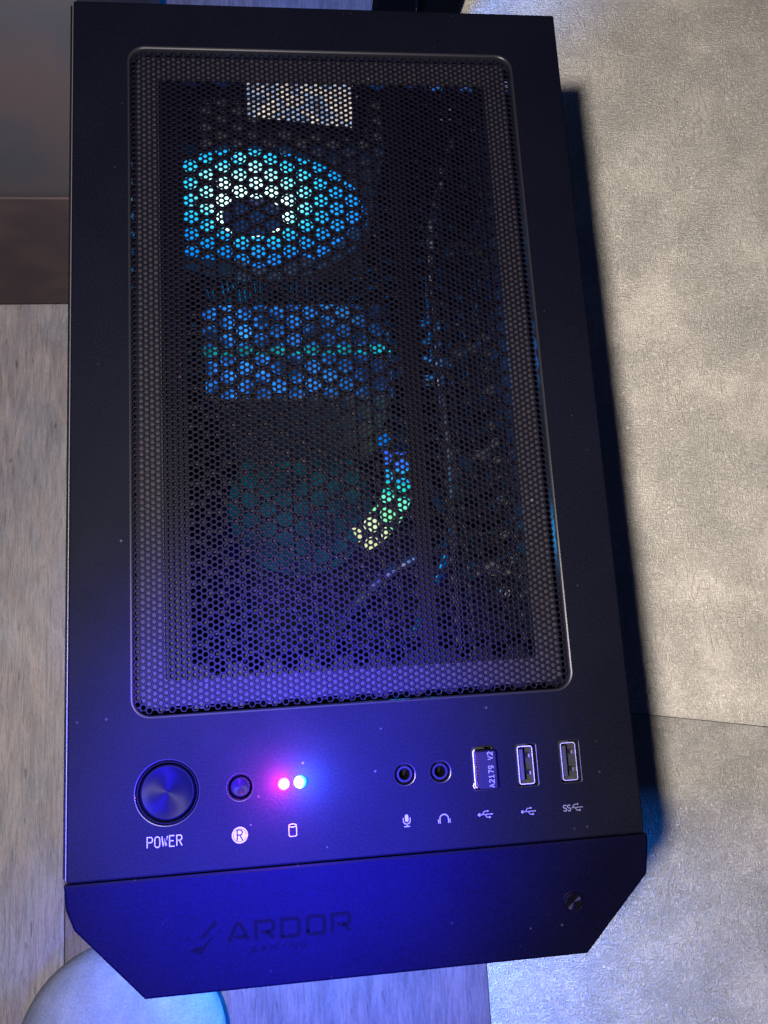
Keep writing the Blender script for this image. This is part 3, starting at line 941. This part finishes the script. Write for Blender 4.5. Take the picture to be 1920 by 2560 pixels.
# cpu cooler: fin stack, with a frosted fan clipped on its front
ck = thing('cpu_cooler', (-0.014, 0.23, 0.235), 'cpu cooler with dim blue lit fan edge below the glowing fan', 'cpu cooler')
fin = None
for k in range(34):
    x = -0.058 + k * 0.0026
    b = MB(); b.box((x, 0.2385, 0.240), (x + 0.0005, 0.253, 0.3550))
    b.build('fin', M['steel'], ck)
b = MB(); b.box((-0.0590, 0.190, 0.236), (0.0300, 0.2125, 0.3555), ch=0.001); b.build('fan_frame', M['fan_frame'], ck)
b = MB(); b.box((-0.0580, 0.191, 0.3556), (0.0290, 0.2118, 0.3568), ch=0.0004); b.build('frosted_edge', M['cooler_glow'], ck)
b = MB(); b.box((-0.0590, 0.2168, 0.245), (0.0300, 0.2380, 0.3552), ch=0.0006); b.build('lit_fin_tops', M['cooler_glow'], ck)  # added glowing block for the blue-lit area behind the strip
b = MB(); b.box((-0.0590, 0.2128, 0.236), (0.0300, 0.2165, 0.3562), ch=0.0006); b.build('light_strip', M['teal_strip'], ck)
for k in range(4):
    b = MB(); b.tube([(-0.075, 0.222 + k * 0.009, 0.30), (0.06, 0.222 + k * 0.009, 0.30)], 0.003, 10); b.build('heat_pipe', M['contact'], ck)

# memory sticks
for k, yy in enumerate((0.206, 0.216, 0.226, 0.236)):
    t_ = thing('memory_stick', (0.055, yy, 0.20), '%s of four memory sticks counted from the front' % ('first', 'second', 'third', 'fourth')[k], 'memory stick', 'memory sticks beside the cooler')
    b = MB(); b.box((0.047, yy - 0.003, 0.20), (0.078, yy + 0.003, 0.332)); b.build('heat_spreader', M['dark'], t_)
    b = MB(); b.box((0.050, yy - 0.0025, 0.3321), (0.060, yy + 0.0025, 0.3335)); b.build('light_strip', M['ram_glow'], t_)

# motherboard
b = MB(); b.box((0.080, 0.075, 0.10), (0.0816, 0.325, 0.395)); mbo = b.build('motherboard', M['board'])
for k in range(16):
    yy = 0.088 + k * 0.0135
    b = MB(); b.box((0.060 + 0.003 * (k % 3), yy, 0.318), (0.0799, yy + 0.0075, 0.352 + 0.004 * (k % 2)), ch=0.0006)
    b.build('heatsink_fin', M['contact'] if k % 4 == 1 else M['dark'], mbo)
for k in range(14):
    b = MB(); b.lathe([(0.0001, 0.004), (0.0026, 0.004), (0.0030, 0.0034), (0.0030, -0.004)], 12, (0.0735, 0.093 + k * 0.0135 + random.uniform(-.002, .002), 0.366 + random.uniform(-.006, .006)))
    b.build('capacitor', M['contact'], mbo)
tag(mbo, 'dark motherboard standing upright inside the right side of the case', 'motherboard')

# graphics card with a broken rainbow light ring
gk = thing('graphics_card', (0.0, 0.2, 0.17), 'graphics card with partly lit rainbow light ring under the mesh', 'graphics card')
b = MB(); b.box((-0.066, 0.075, 0.165), (0.079, 0.325, 0.198), ch=0.001); b.build('backplate', M['steel'], gk)
cols = [(-68, (0.85, 0.95, 0.40), 0.9), (-56, (0.75, 0.95, 0.45), 1.0), (-44, (0.25, 0.95, 0.45), 1.0), (-33, (0.15, 0.95, 0.60), 1.1), (-22, (0.0, 0.80, 0.75), 0.9), (-11, (0.0, 0.45, 1.0), 0.9), (0, (0.02, 0.18, 1.0), 0.95), (10, (0.02, 0.12, 1.0), 0.9), (20, (0.0, 0.22, 0.95), 0.7)]
for i, (a0, c_, s_) in enumerate(cols):
    b = MB()
    a1 = a0 + 10.2
    r0, r1 = (0.0405, 0.060) if s_ > 0.5 else (0.026, 0.060)
    ins = arc(0.003, 0.192, r0, r0, a0, a1, 4); out = arc(0.003, 0.192, r1, r1, a1, a0, 4)
    b.prism((out + ins)[::-1], 0.1981, 0.2000)
    b.build('light_segment', glow('ring_colour_%02d' % i, c_, s_ * (3.2 if s_ < 0.5 else 1.0), mott=60 if s_ < 0.5 else None), gk)
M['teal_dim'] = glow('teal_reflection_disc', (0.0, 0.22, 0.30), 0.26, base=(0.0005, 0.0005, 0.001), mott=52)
b = MB(); b.lathe([(0.0001, 0.0003), (0.046, 0.0003), (0.0465, 0.0)], 48, (-0.014, 0.170, 0.1982)); b.build('teal_glow_disc', M['teal_dim'], gk)  # added disc paints the dim teal glow beside the ring

# cables
random.seed(11)
for k, (xa, ya, za, xb, yb, zb) in enumerate([(0.030, 0.075, 0.37, 0.070, 0.20, 0.25), (0.045, 0.10, 0.30, 0.065, 0.30, 0.385), (-0.02, 0.06, 0.20, 0.05, 0.12, 0.30)]):
    pts = []
    for i in range(17):
        u = i / 16
        pts.append((xa + (xb - xa) * u + 0.012 * math.sin(u * 5 + k), ya + (yb - ya) * u + 0.006 * math.sin(u * 7 + k), za + (zb - za) * u + 0.02 * math.sin(u * PI)))
    b = MB(); b.tube(pts, (0.0024, 0.0018, 0.003)[k], 10)
    o = b.build('cable', M['cable'], smooth=True)
    tag(o, ('black cable curving up under the right vent field', 'thin black cable running to the back under the right vent field', 'thick black cable low inside the front of the case')[k], 'cable', 'cables inside the case')
b = MB(); b.box((-0.094, 0.004, 0.108), (0.0795, 0.330, 0.112)); tag(b.build('power_supply_cover', M['shroud']), 'flat black cover over the power supply at the bottom inside', 'cover')
# blue light the fans throw inside the case, and an added fill at the right
lamp('fan_glow', 'POINT', (-0.033, 0.285, 0.300), 0.10, (0.0, 0.35, 1.0), shadow_soft_size=0.02)
lamp('right_side_fill', 'POINT', (0.035, 0.20, 0.385), 0.45, (0.0, 0.25, 1.0), shadow_soft_size=0.01)  # added fill for blue glints under the right vent field

lamp('front_fan_glow', 'POINT', (0.030, 0.125, 0.330), 0.12, (0.0, 0.40, 1.0), shadow_soft_size=0.012)

# ------------------------------------------------------------------ receiver plugged into the first usb socket
c = US[0]
dg = thing('usb_receiver', (c[0], c[1], H - 0.004), 'small black usb receiver plugged into the leftmost usb socket', 'usb receiver')
b = MB(); f_ = rrect(c[0] - 0.0024, c[1] - 0.0067, c[0] + 0.0046, c[1] + 0.0067, 0.0009, 5)
zt = H + 0.0052
strip_between(b, f_(0), H + 0.0002, f_(0), zt - 0.0006); strip_between(b, f_(0), zt - 0.0006, f_(-0.0005), zt)
p = f_(-0.0005); b.add([(x, y, zt) for x, y in p], [tuple(range(len(p)))])
b.build('shell', M['dark'], dg)
b = MB(); b.box((c[0] - 0.00235, c[1] - 0.0061, H - 0.008), (c[0] + 0.00235, c[1] + 0.0058, H + 0.0002)); b.build('plug', M['black'], dg)
b = MB(); text(b, 'A2179 V2', c[0] + 0.0022, c[1] + 0.0001, 0.0017, 0.00115, 0.00040, 0.0003, zt + 0.00002, rot=PI / 2); b.build('lettering', M['print_dim'], dg)
b = MB(); b.tube([(c[0] - 0.0030 - 0.0004 * math.sin(a * PI / 8), c[1] - 0.0066 + 0.00022 * a, H + 0.0002) for a in range(9)], 0.00022, 6); b.build('edge_glint', M['silver'], dg)  # silver sliver added as a glint beside the socket edge
